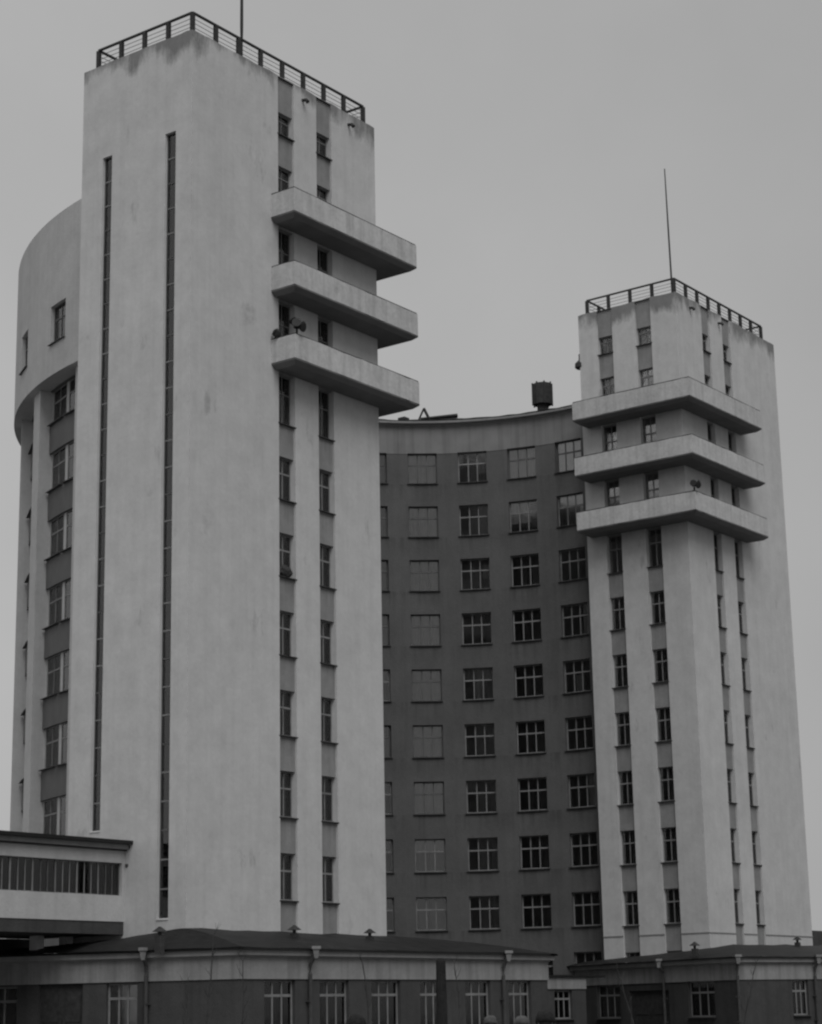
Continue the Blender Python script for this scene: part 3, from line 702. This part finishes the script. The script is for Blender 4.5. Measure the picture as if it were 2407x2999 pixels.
# ------------------------------------------------------------------ bridge wing at the left edge
wg = thing('bridge_wing', 'elevated white wing with a ribbon of windows, meeting the left tower from the left', 'building', (-10, 5, 0))
y0, y1, xw0, xw1 = 3.2, 8.0, -26, -.004
cols_w = []; x = -.30
edges_w = []
ribs = [-.20 - 1.12 * i for i in range(0, 22)]
zs0, zs1 = 4.66 + H, 5.90 + H
g = MB()
def cellw(s, z):
    if zs0 < z < zs1 and s < -.16 and s > ribs[-1]: return (.22, 'outer', 'win')
    return (0, 'outer')
grid_wall(g, lambda s, z, d: (s, y0 + d, z), [xw0, xw1, -.16, ribs[-1]], [3.68 + H, zs0, zs1, 6.36 + H], cellw)
link('wall', g.mesh('wall'), wg)
for i in range(len(ribs) - 1):
    a, b = ribs[i + 1], ribs[i]
    put_window(wg, ((a + b) / 2 + .02, y0 + .15, zs0), 0, b - a, zs1 - zs0, 3, 0, fk='frame' if i % 3 else 'framedark', fw=.035, tk=.035, panes=i < 7, sill=False,
               curtain=[(0, random.uniform(.25, .6), 0, 1)] + ([(.75, 1, 0, 1)] if i % 2 else []), ck='curtain' if i % 3 != 1 else 'curtaindull', seed=i)
c = MB()
c.box(xw0, xw1 + 0, y0 - .10, y1, 6.362 + H, 6.50 + H, 'sill'); c.box(xw0, .10, y0 - .22, y0 - .02, 6.42 + H, 6.60 + H, 'cornice'); c.box(xw0, xw1, y0 - .018, y1, 6.502 + H, 6.56 + H, 'cornice')
link('cornice', c.mesh('cornice'), wg)
c = MB(); c.box(xw0, .16, y0 - .42, y0 - .03, 6.602 + H, 6.74 + H, 'roof'); c.box(xw0, xw1, y0 - .028, y1 + .2, 6.602 + H, 6.72 + H, 'roof'); link('roof', c.mesh('roof'), wg)
c = MB(); c.tube([(.0, y0 - .2, 6.55 + H), (.22, y0 - .25, 6.2 + H), (.20, y0 - .18, 5.88 + H), (-.05, y0 - .1, 5.80 + H)], .07, 'pipe', 8); link('downpipe', c.mesh('downpipe'), wg)
c = MB(); c.box(xw0, xw1, y0 + .03, y1, 3.20 + H, 3.678 + H, 'annex'); link('soffit_shade_band', c.mesh('soffit_shade_band'), wg)  # dark strip below the spandrel: shade of the soffit put into its colour
pm = MB(); pm.box(-.19, .19, -.19, .19, 0, 3.198 + H, 'pillarbright'); pme = pm.mesh('pillar')
for x in (-0.72, -2.25): link('pillar', pme, wg, Vector((x, 5.6, 0)) - origin_of(wg))
c = MB(); c.box(xw0, -4.9, y1 - .3, y1, 3.0 + H, 3.199 + H, 'outer'); c.box(xw0, -.01, y1, y1 + .25, 0, 3.0 + H, 'annex'); c.box(-4.9,-.01, y1, y1 + .25, 3.001 + H, 3.19 + H, 'annex'); link('rear_wall', c.mesh('rear_wall'), wg)  # added dark sheet standing for the darkness under the wing, plus a pale strip
c = MB(); c.box(xw0, xw1, y1 - .25, y1 - .005, 3.69 + H, 6.355 + H, 'outer'); link('back_wall', c.mesh('back_wall'), wg)

# ------------------------------------------------------------------ loose things
def horn(mb, p, d, L=.5, r=.24):
    d = Vector(d).normalized(); p = Vector(p)
    pts = [p, p + d * L * .3, p + d * L * .6, p + d * L * .85, p + d * L]; mb.tube(pts, [.07, .08, .12, .19, r], 'horn', 12)
def speaker(loc, label, dirs, sc=1.0):
    t = thing('loudspeaker', label, 'loudspeaker', loc, 'horn loudspeakers on the balcony parapets')
    s_ = MB(); s_.tube([(0, 0, 0), (0, 0, .3 * sc)], .05, 'iron', 8); s_.box(-.13, .13, -.08, .08, -.001, .03, 'iron')
    link('stand', s_.mesh('stand'), t, (0, 0, 0))
    for d in dirs:
        h = MB(); horn(h, (0, 0, .48 * sc), d, .45 * sc, .25 * sc); ho = link('horn', h.mesh('horn'), t, (0, 0, 0))
        q = Vector(d).normalized() * -.14 * sc; c2 = MB(); c2.tube([(q.x, q.y, .48 * sc + q.z), (0, 0, .48 * sc)], .11 * sc, 'horn', 10); link('driver', c2.mesh('driver'), ho, (0, 0, 0))
speaker((5.28, -1.18, 27.86 + H), 'cluster of horn loudspeakers on the lowest balcony corner of the large left tower', [(-.75, -.6, .2), (.9, -.4, .25), (.1, -.8, -.25), (-.3, .3, .6)], .8)
speaker((5.08, -.28, 27.86 + H), 'small loudspeaker where the lowest left tower balcony parapet meets the wall', [(-.8, -.5, -.1), (-.6,.3,.5)], .42)
speaker((39.62, -1.2, 27.86 + H), 'horn loudspeakers on the lowest balcony corner of the farther right tower', [(-.8, -.3, .1), (.7, -.7, .3), (-.2, -.8, -.2)], .75)
# trestle of timbers on the curved roof
t = thing('timber_trestle', 'dark timber trestle and planks lying on the curved roof edge beside the left tower balcony', 'trestle', (38.3, 15.6, EZ + .3))
zz = EZ + .25
for a, b, r in (((38.36, 16.80, zz - .1), (38.53, 16.41, zz + .80), .06), ((38.70, 16.02, zz - .1), (38.53, 16.41, zz + .82), .085)):
    q = MB(); q.tube([a, b], r, 'wood', 4); link('leg', q.mesh('leg'), t)
q = MB(); q.tube([(38.45, 16.6, zz + .16), (39.36, 14.5, zz + .17)], [.09, .14], 'wood', 4); link('beam', q.mesh('beam'), t)
q = MB(); q.box(37.6, 38.1, 17.2, 17.7, zz - .1, zz + .25, 'wood'); link('crate', q.mesh('crate'), t)
# bundle on a window sill of the left tower
k = 4; zb_ = KZ(k) - KH(k)
t = MB()
bm = bmesh.new(); bmesh.ops.create_icosphere(bm, subdivisions=3, radius=.5)
for v in bm.verts: v.co = Vector((v.co.x * .78, v.co.y * .36, max(v.co.z, -.42) * .52)) * (1 + .25 * noise.noise(v.co * 5))
me = bpy.data.meshes.new('bundle'); bm.to_mesh(me); bm.free(); me.materials.append(M['wood'])
o = thing('bundle', 'dark bundle resting on a window sill of the left strip of the left tower', 'bundle', (5.95, .06, zb_ + .215), me=me)
# pole in front of the left annex
def along(dirv, dist): return CAMP + Vector(dirv) * dist
p = along((0.8304, 0.599, 0), 66); mb = MB(); ztp = .0272 * 66 + H
mb.tube([(p.x, p.y, -.2), (p.x, p.y, 1.2), (p.x, p.y, ztp - .1), (p.x, p.y, ztp)], [.22, .19, .155, .10], 'hatdark', 12)
thing('pole', 'thick dark round-topped wooden pole standing in front of the left annex windows', 'pole', (0, 0, 0), me=mb.mesh('pole'))
# bare saplings
def sapling(dirv, dist, h, lean, seed, label):
    rnd = random.Random(seed); p = along(dirv, dist); p.z = 0
    root = thing('sapling', label, 'sapling', p, 'thin bare saplings in front of the annexes')
    tr = MB(); pts = []; n = 7
    for i in range(n + 1):
        t = i / n; pts.append(Vector((lean * t * right.x * 1 + rnd.uniform(-.04, .04), lean * t * right.y + rnd.uniform(-.04, .04), h * t)))
    tr.tube(pts, [.030 * (1 - .8 * i / n) + .006 for i in range(n + 1)], 'bark', 6); link('trunk', tr.mesh('trunk'), root, (0, 0, 0))
    tw = MB()
    for i in range(3, n + 1):
        for q in range(2):
            a = rnd.uniform(0, 6.28); L = rnd.uniform(.25, .7) * (1.1 - i / n * .5); b = pts[i]
            e = b + Vector((math.cos(a) * L * .5, math.sin(a) * L * .5, L * .9)); mid = b.lerp(e, .5) + Vector((0, 0, -.04))
            tw.tube([b, mid, e], [.010, .008, .004], 'bark', 4)
            if rnd.random() < .6: tw.tube([mid, mid + Vector((math.cos(a + 1) * .15, math.sin(a + 1) * .15, .22))], [.006, .003], 'bark', 4)
    link('twigs', tw.mesh('twigs'), root, (0, 0, 0), kind='stuff')
sapling((0.7575, 0.7035, 0), 58, 2.6, .05, 1, 'bare straight sapling left of the others, in front of the corner downpipe')
sapling((0.7610, 0.6955, 0), 56, 3.9, .35, 2, 'taller bare sapling leaning right in front of the left annex band')
sapling((0.7735, 0.6780, 0), 60, 3.3, -.08, 3, 'bare sapling beside the first front window of the left annex')
sapling((0.8106, 0.6272, 0), 62, 3.3, -.25, 4, 'bare sapling leaning left between the middle windows of the left annex')
sapling((0.8376, 0.5911, 0), 64, 3.2, -.25, 5, 'thin bare sapling just right of the thick dark pole')
sapling((0.8910, 0.5210, 0), 80, 3.3, -.9, 6, 'slanting bare sapling in front of the right annex door')
sapling((0.9120, 0.4800, 0), 80, 3.4, .9, 7, 'bare sapling at the right edge in front of the right annex')

# ------------------------------------------------------------------ people (only their hats and heads rise into the frame)
def person(dirv, dist, htop, hatk, coatk, label, hatr=1.0, seed=0, round_hat=True):
    p = along(dirv, dist); p.z = 0; s = htop / 1.78; fz = math.atan2(dirv[1], dirv[0]) - math.pi / 2
    root = thing('person', label, 'person', p); root.rotation_euler.z = fz
    # skeleton (facing +y, towards the buildings)
    V_ = [(0, 0, .95, .155), (0, .01, 1.15, .145), (0, 0, 1.38, .165), (0, 0, 1.50, .06), (0, .01, 1.57, .055),
          (.19, 0, 1.42, .07), (.24, -.02, 1.14, .052), (.22, .10, .90, .038), (-.19, 0, 1.42, .07), (-.24, -.02, 1.14, .052), (-.22, .10, .90, .038),
          (.10, 0, .88, .10), (.11, .01, .50, .07), (.11, -.02, .09, .048), (.12, .14, .045, .04), (-.10, 0, .88, .10), (-.11, .03, .50, .07), (-.11, 0, .09, .048), (-.12, .16, .045, .04),
          (0, .01, 1.63, .085), (0, .005, 1.70, .088)]
    E_ = [(0, 1), (1, 2), (2, 3), (3, 4), (2, 5), (5, 6), (6, 7), (2, 8), (8, 9), (9, 10), (0, 11), (11, 12), (12, 13), (13, 14), (0, 15), (15, 16), (16, 17), (17, 18), (4, 19), (19, 20)]
    # fingers
    for sg, hand in ((1, 7), (-1, 10)):
        hx = .22 * sg
        for fi, (dx, ln) in enumerate(((-.03, .075), (-.01, .085), (.01, .08), (.03, .065))):
            b = len(V_); V_.append((hx + dx * sg, .125, .86, .010)); V_.append((hx + dx * sg, .135, .86 - ln * .6, .009)); V_.append((hx + dx * sg, .125, .86 - ln, .008)); E_ += [(hand, b), (b, b + 1), (b + 1, b + 2)]
        b = len(V_); V_.append((hx - .045 * sg, .13, .885, .012)); V_.append((hx - .055 * sg, .15, .85, .009)); E_ += [(hand, b), (b, b + 1)]
    me = bpy.data.meshes.new('body'); me.from_pydata([v[:3] for v in V_], E_, [])
    bo = bpy.data.objects.new('body', me); COL.objects.link(bo); bo.parent = root
    sk = bo.modifiers.new('skin', 'SKIN'); ly = me.skin_vertices[0].data if me.skin_vertices else None
    if ly is None:
        bm = bmesh.new(); bm.from_mesh(me); bm.verts.layers.skin.verify(); bm.to_mesh(me); bm.free(); ly = me.skin_vertices[0].data
    for i, v in enumerate(V_): ly[i].radius = (v[3], v[3] * (.75 if i in (0, 1, 2) else 1)); ly[i].use_root = (i == 0)
    sb_ = bo.modifiers.new('sub', 'SUBSURF'); sb_.levels = 2; sb_.render_levels = 2
    me.materials.append(M['skin']); bo.scale = (s, s, s)
    # coat following the body
    c = MB(); n = 16
    prof = [(.62, .23, .19), (.80, .22, .18), (1.00, .185, .15), (1.18, .19, .15), (1.36, .225, .155), (1.46, .17, .12), (1.52, .085, .08)]
    rings = []
    for z, rx, ry in prof: rings.append([(math.cos(2 * math.pi * j / n) * rx, math.sin(2 * math.pi * j / n) * ry, z) for j in range(n)])
    for a, b in zip(rings, rings[1:]):
        for j in range(n): c.quad([a[j], a[(j + 1) % n], b[(j + 1) % n], b[j]], coatk)
    for sg in (1, -1): c.tube([(.17 * sg, 0, 1.43), (.20 * sg, 0, 1.38), (.245 * sg, -.02, 1.14), (.222 * sg, .09, .93)], [.07, .085, .068, .056], coatk, 10)
    oc = link('coat', c.mesh('coat', smooth=True), root, (0, 0, 0)); oc.scale = (s, s, s)
    tr = MB()
    for sg in (1, -1): tr.tube([(.10 * sg, 0, .9), (.11 * sg, .01, .5), (.11 * sg, -.01, .1)], [.12, .09, .075], coatk, 10)
    ot = link('trousers', tr.mesh('trousers', smooth=True), root, (0, 0, 0)); ot.scale = (s, s, s)
    sh_ = MB()
    for sg in (1, -1): sh_.hexa([(.12 * sg - .05, -.08, 0), (.12 * sg + .05, -.08, 0), (.12 * sg + .05, .20, 0), (.12 * sg - .05, .20, 0), (.12 * sg - .045, -.07, .11), (.12 * sg + .045, -.07, .11), (.12 * sg + .04, .19, .05), (.12 * sg - .04, .19, .05)], 'hair')
    os_ = link('shoes', sh_.mesh('shoes'), root, (0, 0, 0)); os_.scale = (s, s, s)
    # face details
    fc = MB(); fc.tube([(0, .09, 1.665), (0, .125, 1.64), (0, .10, 1.63)], [.008, .016, .012], 'skin', 6)
    for sg in (1, -1):
        fc.tube([(.032 * sg, .088, 1.67), (.032 * sg, .098, 1.67)], [.012, .008], 'hair', 6); fc.tube([(.088 * sg, 0, 1.63), (.10 * sg, -.005, 1.66), (.09 * sg, 0, 1.69)], [.012, .018, .01], 'skin', 6)
    fc.tube([(-.025, .092, 1.605), (.025, .092, 1.605)], .006, 'cloth', 5)
    of = link('face', fc.mesh('face'), root, (0, 0, 0)); of.scale = (s, s, s)
    hr = MB(); hr.tube([(0, -.03, 1.57), (0, -.035, 1.62), (0, -.03, 1.70)], [.07, .092, .085], 'hair', 12); oh = link('hair', hr.mesh('hair', smooth=True), root, (0, 0, 0)); oh.scale = (s, s, s)
    bm = bmesh.new(); bmesh.ops.create_uvsphere(bm, u_segments=20, v_segments=12, radius=.13)
    for v in bm.verts:
        v.co.z = max(v.co.z, -.045) * (.9 if round_hat else .75); v.co *= hatr * (1 + .16 * noise.noise(v.co * 14 + Vector((seed * 3.1, 0, 0)))); v.co.y *= 1.12; v.co.z -= .18 * v.co.y
        v.co.z += 1.70
    me = bpy.data.meshes.new('hat'); bm.to_mesh(me); bm.free(); me.materials.append(M[hatk]); me.polygons.foreach_set('use_smooth', [True] * len(me.polygons))
    oh = link('hat', me, root, (0, 0, 0)); oh.scale = (s, s, s)
person((.8108, .6377, 0), 24, 1.62, 'hatdark', 'cloth', 'person seen from behind in a wide dark fur hat, leftmost head at the bottom edge', 1.12, 1)
person((.8505, .5840, 0), 30, 1.60, 'hatpale', 'cloth2', 'person in a pale hat right of the thick pole', .9, 2)
person((.8600, .5715, 0), 29, 1.58, 'hatpale', 'cloth', 'person in a pale rounded hat directly left of the rightmost dark hat', 1.0, 3)
person((.8666, .5620, 0), 27, 1.63, 'hatdark', 'cloth2', 'person in a large dark fur hat, rightmost head at the bottom edge', 1.15, 4)
